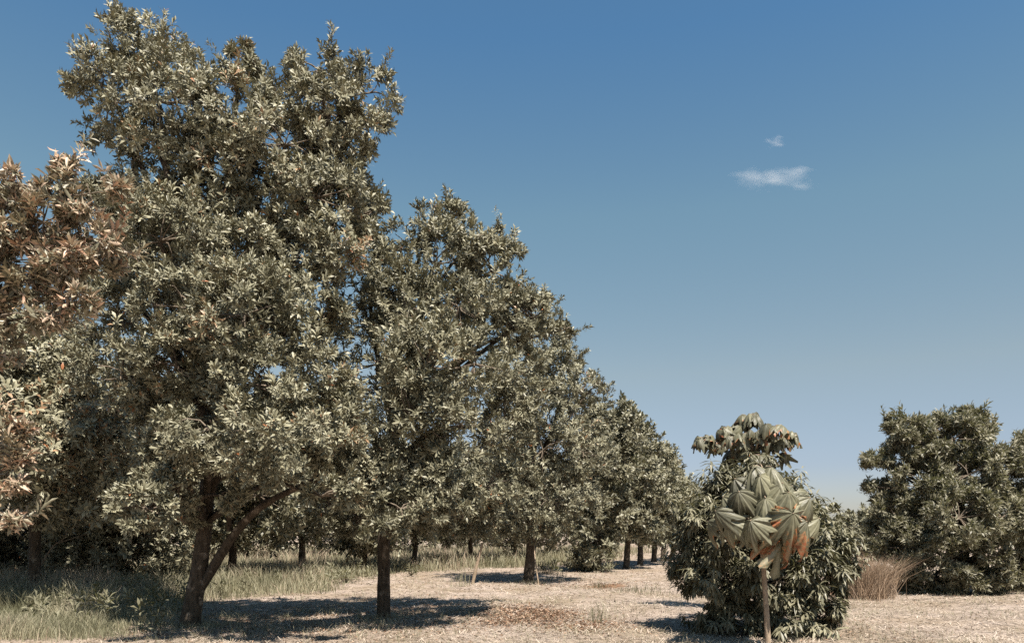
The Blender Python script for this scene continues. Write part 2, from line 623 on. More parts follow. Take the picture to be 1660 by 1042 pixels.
def grow(name, root, kind, lobes, base, trunk_top, trunk_r, dens=1.0, single=None, cell=20, bark=None, limbs=True, twig_r=.012, tint_shift=0.0,
         tintf=None, trunk_path=None, trunk_rad=None, extra_limbs=(), limb_r=None, **kw):
    """trunk, limbs, twigs and leaves of one tree, as parts of root"""
    bark = bark or M_BARK
    P_, D_, cl, tt = crown_sprigs(lobes, dens, **kw)
    keep = P_[:, 2] > gz(P_[:, 0], P_[:, 1]) + .05
    P_, D_, tt = P_[keep], D_[keep], tt[keep] + tint_shift + R.normal() * .1
    if tintf is not None:
        tt = tintf(P_, tt)
    if single == 'sprig':
        pick = screen_pick(P_, cell, 300)
        ms = sprig_meshes(kind, kind.mat.name + 's')
        for i_ in pick:
            o = link('leaf_sprig', ms[int(np.clip((tt[i_] - .3) * 16 + R.integers(0, 3), 0, 7))], root)
            o.matrix_local = Matrix.Translation(-root.location) @ basis(P_[i_], D_[i_], R.normal(size=3))
        rest = np.ones(len(P_), bool)
        rest[pick] = False
        P2, D2, t2 = P_[rest], D_[rest], tt[rest]
    else:
        P2, D2, t2 = P_, D_, tt
    O, D, Nn, ln, wd, lt = expand(kind, P2, D2, t2)
    if single == 'leaf':
        pick = screen_pick(O, cell, 300)
        ms = leaf_meshes(kind, kind.mat.name + 'l')
        L_ = np.mean(kind.length)
        for i_ in pick:
            o = link('leaf', ms[int(np.clip(lt[i_] * 10, 0, 9))], root)
            o.matrix_local = Matrix.Translation(-root.location) @ basis(O[i_], D[i_], Nn[i_], ln[i_] / L_)
        rest = np.ones(len(O), bool)
        rest[pick] = False
        O, D, Nn, ln, wd, lt = (a[rest] for a in (O, D, Nn, ln, wd, lt))
    nb = kind.bulk or kind.ntri
    V, T = leaves_mesh_arrays(leaf_template(nb, kind.fold, kind.curl, kind.wide), O, D, Nn, ln, wd)
    part('crown', mesh_from('crown', V, T, kind.mat, np.repeat(lt, nb)), root, stuff=True)
    # wood
    trunk_path_given = trunk_path
    base = np.asarray(base, float)
    top = np.asarray(trunk_top, float)
    a = Acc()
    if trunk_path is None:
        mid = (base + top) / 2 + np.array([R.normal() * .05, R.normal() * .05, 0])
        trunk_path = [base - np.array([0, 0, .1]), base + np.array([0, 0, .12]), mid, top]
        trunk_rad = [trunk_r * 1.6, trunk_r * 1.12, trunk_r * .92, trunk_r * .8]
    tube(a, trunk_path, trunk_rad, 12, n=22, rough=.09)
    part('trunk', a.mesh('trunk', bark), root)
    for pts, rad in extra_limbs:
        a = Acc()
        tube(a, pts, rad, 10, n=18, rough=.06)
        part('limb', a.mesh('limb', bark), root)
    tw = Acc()
    big = sorted(cl, key=lambda q: -len(q[1]))
    for j_, (c, cc) in enumerate(cl):
        if limbs:
            fz_ = np.clip((c[2] - .3 * np.hypot(*(c - top)[:2]) - base[2]) / (top[2] - base[2]), .45, 1)
            o0 = base + (top - base) * fz_ if trunk_path_given is None else at_height(trunk_path_given, base[2] + (top[2] - base[2]) * fz_)
            d = c - o0
            midp = o0 + d * .5 + np.array([R.normal() * .15, R.normal() * .15, .12 * np.linalg.norm(d)])
            r0 = limb_r or min(trunk_r * .55, .02 + .014 * math.sqrt(len(cc)))
            a = Acc()
            tube(a, [o0, midp, c], [r0, r0 * .7, r0 * .35], 7, n=9, rough=.05)
            part('branch', a.mesh('branch', bark), root)
        for q in cc[:: 2 if len(cc) > 14 else 1]:
            m_ = (c + q) / 2 + R.normal(size=3) * .06
            tube(tw, [c, m_, q], [twig_r * 1.3, twig_r, twig_r * .5], 4, n=4)
    if tw.n:
        part('twigs', tw.mesh('twigs', M_TWIG), root, stuff=True)


def lobes_px(spec, Y):
    out = []
    for s in spec:
        px, py, rx, ry = s[:4]
        y = Y + (s[4] if len(s) > 4 else 0)
        rm = np.array([rx, 0, ry], float) * y / F
        rm[1] = s[5] if len(s) > 5 else (rm[0] + rm[2]) / 2
        out.append((P(px, py, y), rm))
    return out


def onground(px, Y):
    x = (px - CX) / F * Y
    return np.array([x, Y, float(gz(x, Y))])


def at_height(path, z):
    p = np.array(path)
    return np.array([np.interp(z, p[:, 2], p[:, 0]), np.interp(z, p[:, 2], p[:, 1]), z])


ROW = 'orchard trees of the front row'
# ---- big tree at the left
YA = 12.6
bA = onground(308, YA)
tA = thing('orchard_tree', bA, 'tallest orchard tree, nearest in the front row, with forked trunk and low side limb', 'tree', ROW)
lobA = lobes_px([
    # tall upper crown
    (240, 120, 58, 54, 1.0), (222, 92, 44, 42, 1.2), (262, 95, 38, 44, .9), (205, 185, 54, 60, .6), (270, 180, 66, 62, .2), (182, 270, 44, 54, .7),
    (400, 135, 22, 50, .8), (385, 215, 66, 58, .3), (330, 250, 60, 60, 0), (470, 160, 52, 50, .5), (520, 120, 38, 38, .8), (535, 185, 55, 52, .1), (588, 145, 42, 48, .6),
    (580, 215, 40, 36, .5), (470, 250, 66, 55, 0), (550, 255, 44, 44, .4), (545, 320, 46, 44, .5), (225, 325, 70, 50, .3), (440, 330, 70, 50, .2), (165, 345, 42, 44, .4), (330, 315, 66, 50, -.1), (520, 330, 60, 50, .1), (590, 345, 34, 46, .4), (390, 290, 70, 50, .2), (260, 250, 60, 56, .3),
    # middle
    (185, 420, 62, 60, .2), (270, 400, 72, 60, -.7), (370, 420, 78, 62, -.9), (470, 415, 72, 62, -.6), (550, 420, 52, 50, 0),
    (200, 520, 62, 56, -.4), (310, 505, 72, 56, -1.2), (410, 520, 76, 60, -1.4), (505, 520, 66, 64, -.9),
    # lower
    (200, 610, 52, 50, -.6), (300, 600, 60, 44, -1.0), (405, 620, 80, 58, -1.7), (500, 620, 66, 62, -1.1),
    (270, 730, 58, 44, -1.0), (350, 700, 70, 60, -1.8), (450, 710, 82, 62, -1.9), (540, 700, 48, 60, -1.0),
    (300, 785, 62, 36, -1.3), (430, 742, 70, 34, -1.6), (250, 690, 40, 40, 0), (565, 780, 40, 44, -.6), (230, 805, 46, 34, -.3), (255, 825, 56, 28, -1.9), (530, 805, 52, 26, -1.9), (350, 800, 36, 26, -1.6), (290, 840, 40, 20, -.5),
    (380, 600, 110, 140, 1.0), (350, 430, 120, 100, 1.2)], YA)
a_top = P(338, 850, YA)
grow('a', tA, K_NEAR, lobA, bA, P(345, 640, YA), .2, dens=1.85, single='sprig', cell=22,
     trunk_path=[bA - np.array([.02, 0, .15]), bA + np.array([0, 0, .1]), P(322, 930, YA), P(332, 850, YA + .05), P(340, 740, YA + .1), P(350, 600, YA + .3), P(370, 420, YA + .6), P(330, 250, YA + .8)],
     trunk_rad=[.21, .162, .138, .12, .108, .095, .075, .05],
     extra_limbs=[([P(322, 962, YA), P(348, 915, YA - .08), P(378, 868, YA - .2), P(412, 830, YA - .35), P(456, 802, YA - .5), P(520, 778, YA - .6), P(600, 770, YA - .4)], [.06, .08, .07, .06, .05, .042, .025]),
                  ([P(345, 640, YA + .2), P(420, 480, YA + .4), P(490, 300, YA + .4), P(560, 170, YA + .5)], [.11, .09, .07, .03]),
                  ([P(345, 700, YA + .1), P(270, 540, YA + .2), P(220, 330, YA + .6), P(230, 130, YA + .9)], [.11, .09, .07, .03]),
                  ([P(372, 860, YA - .1), P(372, 800, YA - .3), P(400, 700, YA - .7)], [.045, .035, .02])], drop=.16, shoots=.3, cn=.8, per=26, clump=(.28, .52), jit=.4, back=.4)

# ---- second tree
YB = 14.0
bB = onground(622, YB)
tB = thing('orchard_tree', bB, 'orchard tree with straight slender dark trunk, second in the front row beside the forked tree', 'tree', ROW)
lobB = lobes_px([
    (695, 372, 42, 40, .4), (735, 375, 36, 36, .6), (650, 405, 46, 36, .3), (705, 430, 62, 48, 0), (770, 420, 40, 36, .4), (815, 388, 26, 16, .6), (792, 400, 26, 22, .5), (600, 430, 42, 40, .4), (800, 440, 48, 40, .2), (828, 415, 34, 26, .4), (765, 385, 30, 28, .5),
    (590, 500, 52, 54, 0), (660, 500, 66, 58, -.6), (745, 500, 66, 54, -.5), (810, 495, 40, 32, .2), (858, 480, 32, 16, .4), (885, 488, 26, 18, .4), (860, 515, 44, 34, .3), (835, 535, 44, 40, .3), (872, 545, 30, 30, .4), (908, 560, 20, 26, .5), (915, 535, 14, 24, .5),
    (610, 590, 58, 56, -.4), (690, 590, 70, 56, -1.9), (770, 590, 66, 58, -1.4), (835, 610, 40, 50, 0),
    (600, 680, 52, 54, -.4), (670, 680, 66, 58, -1.9), (750, 690, 68, 56, -1.8), (815, 690, 40, 50, -.2),
    (580, 770, 46, 46, 0), (640, 780, 58, 44, -1.4), (720, 785, 66, 44, -1.6), (790, 790, 44, 42, -.2), (700, 832, 54, 32, -.6), (590, 838, 44, 26, .2), (750, 835, 44, 28, -.4), (650, 825, 62, 30, -2.2), (540, 815, 36, 34, .2), (790, 835, 36, 28, .2), (690, 560, 110, 120, 1.0)], YB)
grow('b', tB, K_NEAR, lobB, bB, P(624, 700, YB), .125, dens=1.65, single='sprig', cell=22, drop=.1, shoots=.35,
     trunk_path=[bB - np.array([0, 0, .15]), bB + np.array([0, 0, .08]), P(622, 930, YB), P(623, 850, YB), P(628, 740, YB + .1), P(660, 600, YB + .3), P(690, 450, YB + .4)],
     trunk_rad=[.175, .13, .113, .113, .1, .08, .04])

# ---- third tree and the trees down the row
YC = 24.4
bC = onground(857, YC)
tC = thing('orchard_tree', bC, 'third orchard tree of the front row, dark trunk beside a thin leaning pole', 'tree', ROW)
lobC = lobes_px([
    (862, 520, 40, 36, .2), (905, 590, 30, 30, .4), (880, 570, 40, 36, -.2), (840, 600, 50, 46, 0), (910, 620, 44, 34, -.3), (950, 622, 30, 20, .3), (972, 616, 14, 10, .4), (930, 660, 46, 40, -.4), (860, 660, 54, 46, -.9),
    (820, 720, 46, 44, -.4), (880, 730, 54, 48, -1.2), (940, 730, 42, 44, -.4), (830, 800, 48, 40, -.5), (890, 810, 54, 40, -1.0), (935, 815, 34, 38, 0), (810, 845, 36, 26, .2), (870, 850, 50, 22, -.2), (880, 720, 80, 90, 1.2)], YC)
grow('c', tC, K_MID, lobC, bC, P(858, 800, YC), .16, dens=.95, per=12, clump=(.4, .7), drop=.1)

row = [  # px of trunk, Y, lobes, label
    (970, 30.5, [(985, 690, 30, 30), (1012, 668, 18, 12, .4), (1000, 700, 28, 24), (960, 730, 34, 36, -.4), (995, 760, 38, 38, -.5), (950, 800, 34, 36), (985, 825, 38, 34, -.5), (965, 870, 26, 34, -.6), (990, 740, 50, 60, 1), (950, 905, 20, 18, -.4)],
     'fourth orchard tree of the front row, bushy down to the grass round its trunk'),
    (1015, 33, [(1025, 715, 28, 28), (1032, 690, 12, 20, .3), (1045, 730, 22, 24), (1010, 770, 34, 36, -.5), (1045, 790, 32, 36, -.5), (1015, 835, 36, 34, -.5), (1040, 850, 28, 26), (1025, 780, 40, 60, 1)],
     'fifth orchard tree of the front row, just right of the bushy one'),
    (1038, 36, [(1066, 745, 24, 22), (1078, 738, 10, 8, .3), (1055, 780, 30, 34), (1072, 810, 28, 34, -.5), (1050, 845, 32, 30, -.4), (1062, 790, 34, 50, 1)],
     'small orchard tree sixth along the front row, under a rounded crown'),
    (1060, 38.5, [(1082, 785, 22, 24), (1092, 772, 10, 10, .3), (1085, 825, 26, 34, -.4), (1068, 855, 26, 26)],
     'seventh orchard tree along the front row, trunk one of the thin far ones'),
    (1075, 41, [(1100, 795, 20, 22), (1105, 830, 22, 30), (1088, 860, 24, 22)],
     'eighth orchard tree along the front row, partly behind the drooping shrub'),
    (1090, 44, [(1118, 812, 20, 24), (1122, 840, 22, 26), (1105, 862, 22, 20)],
     'ninth orchard tree along the front row, at the edge of the drooping shrub'),
    (1112, 49, [(1140, 820, 24, 24), (1140, 850, 26, 24)],
     'last visible orchard tree of the front row, nearly hidden by the drooping shrub'),
]
for px, Y, sp, lab in row:
    b_ = onground(px, Y)
    t_ = thing('orchard_tree', b_, lab, 'tree', ROW)
    grow('r', t_, K_FAR, lobes_px(sp, Y), b_, P(px + 6, 838, Y), .13, dens=1.2, per=10, clump=(.35, .6), back=.3, drop=.06)

# ---- second row behind, seen under and between the crowns
BACK = 'orchard trees of the rows behind'


def auto_lobes(b, h, r, low, n=13):
    out = []
    for k in range(n):
        u = unit(1)[0]
        c = b + np.array([0, 0, (h + low) / 2]) + u * np.array([r * .6, r * .6, (h - low) * .36])
        out.append((c, np.array([r, r, r]) * R.uniform(.36, .55)))
    out.append((b + np.array([0, 0, (h + low) / 2]), np.array([r * .7, r * .7, (h - low) * .4])))
    return out


back = [
    (-10.3, 16.6, 6.6, 3.2, 2.7, 'dark shaded orchard tree behind the coppery young tree at the far left'),
    (-13.4, 18.5, 6.4, 2.9, 2.4, 'orchard tree at the left edge beyond the dark shaded one'),
    (-8.6, 23.5, 5.6, 2.5, .8, 'orchard tree seen behind the forked trunk across the tall grass'),
    (-7.2, 26.5, 5.6, 2.3, 1.0, 'orchard tree behind the low side limb with a dark trunk in the tall grass'),
    (-5.8, 30, 5.6, 2.3, 1.0, 'orchard tree of the back row just left of the straight slender trunk'),
    (-4.3, 33.5, 5.6, 2.3, .9, 'orchard tree of the back row just right of the straight slender trunk'),
    (-1.9, 37, 5.6, 2.3, .9, 'orchard tree of the back row behind the leaning pale stake'),
    (0.2, 41, 5.6, 2.3, .9, 'orchard tree of the back row directly left of the third trunk'),
    (2.4, 46, 5.6, 2.3, .9, 'orchard tree of the back row seen right of the leaning pole'),
    (5.2, 53, 5.6, 2.3, .9, 'orchard tree of the back row glimpsed behind the bushy tree'),
    (7.6, 59, 5.6, 2.3, .9, 'orchard tree of the back row glimpsed between the thin far trunks'),
    (-10.6, 20.4, 4.4, 2.3, .1, None), (-14.6, 22.5, 4.6, 2.5, .1, None), (-17.5, 27, 6, 3, .3, None), (-15.2, 32, 6, 3, .3, None), (-13, 37, 6, 3, .3, None), (-10.5, 42, 6, 3, .3, None), (-7.5, 47, 6, 3, .3, None), (-4.5, 53, 6, 3, .3, None), (-1, 60, 6, 3, .3, None),
]
for x, y, h, r, low, lab in back:
    b_ = np.array([x, y, float(gz(x, y))])
    t_ = thing('orchard_tree', b_, lab or 'orchard tree of the hindmost row, only its low foliage showing under the nearer crowns', 'tree', BACK if lab else 'orchard trees of the hindmost row')
    near = y < 23
    grow('k', t_, K_BACK if near else K_FAR, auto_lobes(b_, h * R.uniform(.94, 1.06), r, low), b_, b_ + np.array([0, 0, low + 1.0]), .12, dens=1.0 if near else (.62 if lab else .42), per=11,
         clump=(.4, .7), back=.3, drop=.08)

# ---- young tree with coppery new leaves at the left edge
YP = 6.6
bP = onground(-70, YP)
tP = thing('young_tree', bP, 'young tree with large coppery pink new leaves at the left edge, closest to the viewer', 'tree')
lobP = lobes_px([(160, 430, 34, 34, .2), (-5, 560, 40, 36, .2), (130, 360, 40, 40, .3), (60, 420, 60, 50, .4), (90, 480, 40, 30, .3), (20, 320, 40, 40, .2), (110, 268, 20, 22), (85, 296, 34, 28), (40, 300, 40, 40), (150, 330, 40, 34), (70, 360, 50, 44), (195, 305, 14, 14), (15, 380, 50, 50), (110, 420, 50, 40), (165, 390, 26, 30), (55, 460, 50, 36),
                 (120, 480, 40, 26), (10, 510, 50, 34), (-40, 440, 60, 70), (-50, 330, 60, 70), (80, 510, 30, 16), (30, 695, 14, 16), (12, 770, 26, 30), (38, 735, 12, 12), (-40, 740, 50, 60), (18, 840, 16, 12), (-30, 830, 36, 30)], YP)


def copper(Pp, t):
    k = R.random(len(t))
    low = Pp[:, 2] < 2.6
    return np.where(k < .34 + low * .2, R.uniform(.5, .95, len(t)), R.uniform(.05, .5, len(t)))


grow('p', tP, K_COPPER, lobP, bP, P(-52, 480, YP), .04, dens=3.3, per=7, shoots=.12, clump=(.09, .2), single='leaf', cell=9, bark=M_TWIG, twig_r=.006, limb_r=.011, tintf=copper, cull=.35, back=.8, drop=.05)

# ---- drooping shrub behind the broad-leaved sapling
YM = 12.4
bM = onground(1232, YM)
tM = thing('drooping_shrub', bM, 'wide dark shrub of long drooping glossy leaves behind the broad-leaved sapling', 'shrub')
lobM = lobes_px([(1180, 800, 44, 36), (1165, 782, 28, 20, .2), (1235, 810, 54, 44), (1140, 850, 44, 48, -.1), (1215, 870, 74, 66, -.6), (1295, 880, 54, 42, -.2), (1335, 880, 36, 34, .1), (1115, 925, 34, 36), (1170, 930, 52, 48, -.4),
                 (1260, 940, 66, 52, -.7), (1325, 930, 46, 42, -.3), (1365, 925, 26, 30, .1), (1190, 990, 40, 34, -.4), (1270, 995, 62, 34, -.6), (1335, 985, 36, 30, -.2), (1145, 1005, 20, 18, -.3), (1240, 900, 100, 90, .6), (1300, 845, 40, 26, .2), (1345, 875, 32, 28, .1), (1112, 890, 26, 30, .1)], YM)
grow('m', tM, K_MANGO, lobM, bM, P(1232, 960, YM), .05, dens=2.2, per=11, clump=(.16, .34), single='leaf', cell=13, twig_r=.008, back=.5, drop=.08, up=.2)

# ---- trees on the right
YR = 20.0
bR = onground(1560, YR)
tR = thing('feathery_tree', bR, 'large tree of sprawling narrow-leaved branches at the right edge', 'tree')
lobR = lobes_px([
    (1462, 700, 30, 22, .3), (1445, 690, 16, 14, .4), (1500, 690, 30, 16, .4), (1560, 684, 34, 18, .5), (1595, 692, 24, 24, .5), (1545, 712, 54, 32, 0), (1430, 745, 36, 11, .2), (1405, 747, 14, 7, .2), (1470, 745, 36, 24, .1), (1610, 730, 44, 36, .2),
    (1500, 780, 54, 36, -.4), (1570, 770, 60, 46, -.5), (1440, 800, 24, 20, .1), (1410, 787, 8, 5, .1), (1640, 760, 54, 50, 0), (1690, 780, 54, 60, .2), (1460, 835, 46, 36, -.4), (1540, 840, 60, 44, -1.0), (1620, 840, 60, 50, -.8),
    (1470, 890, 44, 40, -.4), (1545, 905, 56, 40, -.9), (1630, 905, 60, 44, -.8), (1700, 880, 54, 60, 0), (1500, 935, 44, 28, -.3), (1580, 940, 48, 28, -.5), (1450, 930, 30, 26, 0), (1650, 940, 50, 28, -.3), (1445, 870, 34, 30, 0), (1530, 690, 40, 20, .3), (1480, 720, 50, 20, .2), (1550, 800, 120, 90, 1.4)], YR)
grow('f', tR, K_FEATHER, lobR, bR, P(1560, 860, YR), .14, dens=1.5, cn=1.0, per=17, clump=(.18, .4), twig_r=.012, drop=.14, up=.35, shoots=.35, jit=.4)

for px, Y, sp, lab in [
    (1400, 34, [(1372, 862, 22, 18), (1385, 856, 22, 18), (1412, 850, 22, 20), (1430, 862, 24, 24), (1395, 880, 26, 16), (1420, 890, 26, 18)], 'low dark green bush in the gap beside the large narrow-leaved tree'),
    (1462, 29, [(1455, 872, 26, 22), (1480, 866, 26, 24), (1440, 888, 22, 16), (1470, 896, 30, 18)], 'low bush half hidden behind the large narrow-leaved tree'),
    (1362, 42, [(1350, 858, 18, 16), (1370, 862, 16, 14), (1335, 866, 16, 14), (1358, 878, 22, 12)], 'distant low bush just above the right shoulder of the drooping shrub'),
]:
    b_ = onground(px, Y)
    t_ = thing('bush', b_, lab, 'bush')
    grow('s', t_, K_FAR, lobes_px(sp, Y), b_, b_ + np.array([0, 0, .7]), .06, dens=.8, per=9, clump=(.3, .5), back=.4, limbs=False)

# far-off wood that closes the view
fl = []
for x in np.arange(-120, 130, 4.2):
    y = 120 + R.normal() * 9 - 20 * (x > 30)
    h = R.uniform(3.6, 5.2)
    fl.append((np.array([x, y, h * .5]), np.array([R.uniform(2.2, 3.4), 2.2, h * .5])))
P_, D_, _, tt = crown_sprigs(fl, dens=.09, clump=(.7, 1.2), per=9, back=.5)
O, D, Nn, ln, wd, lt = expand(Kind(n=7, length=(.5, .9), ratio=.5), P_, D_, tt)
V, T = leaves_mesh_arrays(leaf_template(2), O, D, Nn, ln, wd)
o = link('far_wood', mesh_from('far_wood', V, T, M_LEAF_FAR, np.repeat(lt, 2)))
tag(o, 'distant line of dark trees closing the view along the horizon', 'wood', kind='stuff')


# ------------------------------------------------------------------ broad-leaved saplings
def lobed_mat():
    m, nt, N, L, b = new_mat('broad_leaf')
    at = N.new('ShaderNodeAttribute')
    at.attribute_name = 'burn'
    av = N.new('ShaderNodeAttribute')
    av.attribute_name = 'rib'
    geo = N.new('ShaderNodeNewGeometry')
    n1 = N.new('ShaderNodeTexNoise')
    n1.inputs['Scale'].default_value = 26
    n1.inputs['Detail'].default_value = 4
    L.new(geo.outputs['Position'], n1.inputs['Vector'])
    ad = N.new('ShaderNodeMath')
    ad.operation = 'MULTIPLY_ADD'
    L.new(n1.outputs['Fac'], ad.inputs[0])
    ad.inputs[1].default_value = .7
    L.new(at.outputs['Fac'], ad.inputs[2])
    burn = ramp(N, [(0.82, (0.155, 0.148, 0.096)), (0.9, (0.34, 0.2, 0.1)), (1.0, (0.36, 0.12, 0.055))])
    L.new(ad.outputs[0], burn.inputs[0])
    n2 = N.new('ShaderNodeTexNoise')
    n2.inputs['Scale'].default_value = 9
    n2.inputs['Detail'].default_value = 5
    L.new(geo.outputs['Position'], n2.inputs['Vector'])
    v2 = ramp(N, [(0.3, (0.6, 0.6, 0.56)), (0.7, (1.25, 1.22, 1.12))])
    L.new(n2.outputs['Fac'], v2.inputs[0])
    mx = N.new('ShaderNodeMixRGB')
    mx.blend_type = 'MULTIPLY'
    mx.inputs[0].default_value = .8
    L.new(burn.outputs[0], mx.inputs[1])
    L.new(v2.outputs[0], mx.inputs[2])
    tn_ = N.new('ShaderNodeAttribute')
    tn_.attribute_name = 'tone'
    tm = N.new('ShaderNodeVectorMath')
    tm.operation = 'SCALE'
    L.new(mx.outputs[0], tm.inputs[0])
    L.new(tn_.outputs['Fac'], tm.inputs['Scale'])
    rb = N.new('ShaderNodeMixRGB')
    L.new(av.outputs['Fac'], rb.inputs[0])
    L.new(tm.outputs[0], rb.inputs[1])
    rb.inputs[2].default_value = (0.3, 0.28, 0.19, 1)
    L.new(rb.outputs[0], b.inputs['Base Color'])
    av2 = N.new('ShaderNodeAttribute')
    av2.attribute_name = 'vein'
    bp = N.new('ShaderNodeBump')
    bp.inputs['Strength'].default_value = .22
    bp.inputs['Distance'].default_value = .008
    L.new(av2.outputs['Fac'], bp.inputs['Height'])
    L.new(bp.outputs[0], b.inputs['Normal'])
    b.inputs['Roughness'].default_value = .5
    b.inputs['Specular IOR Level'].default_value = .4
    tr = N.new('ShaderNodeBsdfTranslucent')
    L.new(rb.outputs[0], tr.inputs['Color'])
    ms = N.new('ShaderNodeMixShader')
    ms.inputs[0].default_value = .12
    L.new(b.outputs[0], ms.inputs[1])
    L.new(tr.outputs[0], ms.inputs[2])
    L.new(ms.outputs[0], N['Material Output'].inputs['Surface'])
    return m


M_BROAD = lobed_mat()


def broad_leaf(Rr, droop, burn, na=71, nr=11, fold=.22, notch=.44, tent=32):
    th = np.linspace(-2.55, 2.55, na)
    t = np.linspace(0.02, 1, nr)
    TH, TT = np.meshgrid(th, t)
    pitch = 0.728
    lob = np.cos(TH / pitch * 2 * np.pi)                    # 1 on a midrib, -1 in a notch
    env = np.interp(np.abs(TH), [0, .73, 1.46, 2.2, 2.55], [1, .95, .82, .62, .42])
    ph = R.random(3) * 6
    li = np.round(TH / pitch).astype(int) + 4
    lv, ldr = R.uniform(.85, 1.15, 10)[li], R.uniform(.7, 1.35, 10)[li]
    rad = Rr * env * (1 - notch * (.5 - .5 * lob) ** .75) * (1 + (lv - 1) * (.5 + .5 * lob)) * (1 + .025 * np.sin(TH * 31))
    tcurl = TT * (1 + .06 * np.sin(TH * 3 + ph[0]))
    d = droop * (1 + .2 * np.sin(TH * 2 + ph[1])) * (1 + (ldr - 1) * (.5 + .5 * lob))
    hr = rad * np.sin(d * tcurl) / d
    z = -rad * (1 - np.cos(d * tcurl)) / d
    fz = -fold * Rr * TT ** .9 * (.5 + .5 * lob) * (.6 + .4 * np.sin(TH * 1.3 + ph[2]) ** 2) + .035 * (1 + 2.2 * (burn > .4)) * Rr * np.sin(TH * 24 + ph[0]) * TT ** 2.5
    # folds pull the surface across its own plane
    nx_, nz_ = np.sin(d * tcurl), np.cos(d * tcurl)
    hr2 = hr + fz * nx_
    z2 = z + fz * nz_
    X = np.sin(TH) * hr2
    Yv = np.cos(TH) * hr2
    be = math.radians(tent * R.uniform(.75, 1.25)) * (1 - .35 * (X > 0) * R.random())
    z2 = z2 - np.sqrt(X * X + (.04 * Rr) ** 2) * np.sin(be)
    X = X * np.cos(be)
    V = np.stack([X, Yv, z2], -1).reshape(-1, 3)
    rib = ((np.abs(lob - 1) < .03) & (TT < .95)).astype(float).ravel() * .7
    bn = (np.clip((TT - (1 - burn)) / .35, -1, 1) * .5 + .12 * np.sin(TH * 5 + ph[1]) * (burn > 0)).ravel() if burn > 0 else np.where(TT > .97, .25, 0.0).ravel()
    i_ = np.arange(nr - 1)[:, None] * na + np.arange(na - 1)[None]
    Q_ = np.stack([i_, i_ + 1, i_ + na + 1, i_ + na], -1).reshape(-1, 4)
    return mesh_from('leaf', V, Q_, M_BROAD, vattr={'tone': np.full(len(V), R.uniform(.5, 1.08)), 'burn': bn, 'rib': rib, 'vein': (.5 + .5 * np.sin(TT * 30 - 7 * np.abs(((TH / pitch + .5) % 1) - .5) * 2)).ravel()})


def put_leaf(root, pos, az, pitch, Rr, droop, burn, stem_pt, pr=.008, **kw):
    """az 0 points to the viewer, +90 to the right; pitch is how steeply the blade sets off downwards"""
    a_, p_ = math.radians(az), math.radians(pitch)
    hd = np.array([math.sin(a_), -math.cos(a_), 0])
    d = hd * math.cos(p_) + np.array([0, 0, -1]) * math.sin(p_)
    nn = hd * math.sin(p_) + np.array([0, 0, 1]) * math.cos(p_)
    nn = nn + R.normal(size=3) * .12
    lf = link('leaf', broad_leaf(Rr, droop, burn, **kw), root)
    bs = basis(pos, d, nn)
    lf.matrix_local = Matrix.Translation(-root.location) @ bs
    ac = Acc()
    mid = (np.asarray(stem_pt) + pos) / 2 + np.array([0, 0, .06 * np.linalg.norm(pos - stem_pt) + .02])
    tube(ac, [stem_pt, mid, pos + np.array([0, 0, -.004])], [pr * 1.3, pr, pr * .8], 6, n=7)
    pe = link('petiole', ac.mesh('petiole', M_PALE), lf)
    pe.matrix_parent_inverse = bs.inverted()
    return lf


R = np.random.default_rng(13)
YS = 10.4
bS = onground(1246, YS)
tS = thing('broadleaf_sapling', bS, 'slender sapling with an umbrella of big wilted lobed leaves, some scorched orange at the edges', 'sapling')
ac = Acc()
tube(ac, [bS - np.array([0, 0, .1]), P(1243, 1000, YS), P(1239, 930, YS), P(1235, 860, YS), P(1238, 770, YS)], [.042, .036, .032, .03, .018], 10, n=60, rough=.1)
part('stem', ac.mesh('stem', M_PALE), tS)
for rho, n_, py, pt, rp, bq in [(.16, 4, 755, 36, 56, 0), (.36, 7, 776, 48, 64, 0), (.56, 10, 804, 60, 66, .08), (.72, 10, 842, 72, 58, .4)]:
    for k in range(n_):
        az = 8 + k * 360 / n_ + R.normal() * 9 + rho * 40
        az = (az + 180) % 360 - 180
        a_ = math.radians(az)
        q = rho * R.uniform(.85, 1.12)
        c = P(1238, py + R.normal() * 7, YS) + np.array([math.sin(a_) * q, -math.cos(a_) * q * .85, 0])
        bn = 0 if bq == 0 else (R.choice([0, .15]) if bq < .1 else (R.uniform(.6, .95) if -25 < az < 80 else R.uniform(.15, .45)))
        st = P(1237, min(852, py + 8), YS)
        put_leaf(tS, c, az + R.normal() * 10, pt + R.normal() * 6, rp * R.uniform(.85, 1.12) * (1.25 if bn > .6 else 1) * YS / F, R.uniform(.75, 1.2), bn, st)

for px, py, dy, az, rp, pt, bn in [(1266, 856, -.42, 15, 84, 78, .95), (1288, 850, -.3, 50, 78, 74, .9), (1254, 846, -.46, 5, 52, 70, .8), (1222, 852, -.42, -20, 44, 66, .8), (1178, 842, -.34, -45, 62, 76, .35)]:
    put_leaf(tS, P(px, py, YS + dy), az, pt, rp * YS / F, .6, bn, P(1237, 850, YS), notch=.5)

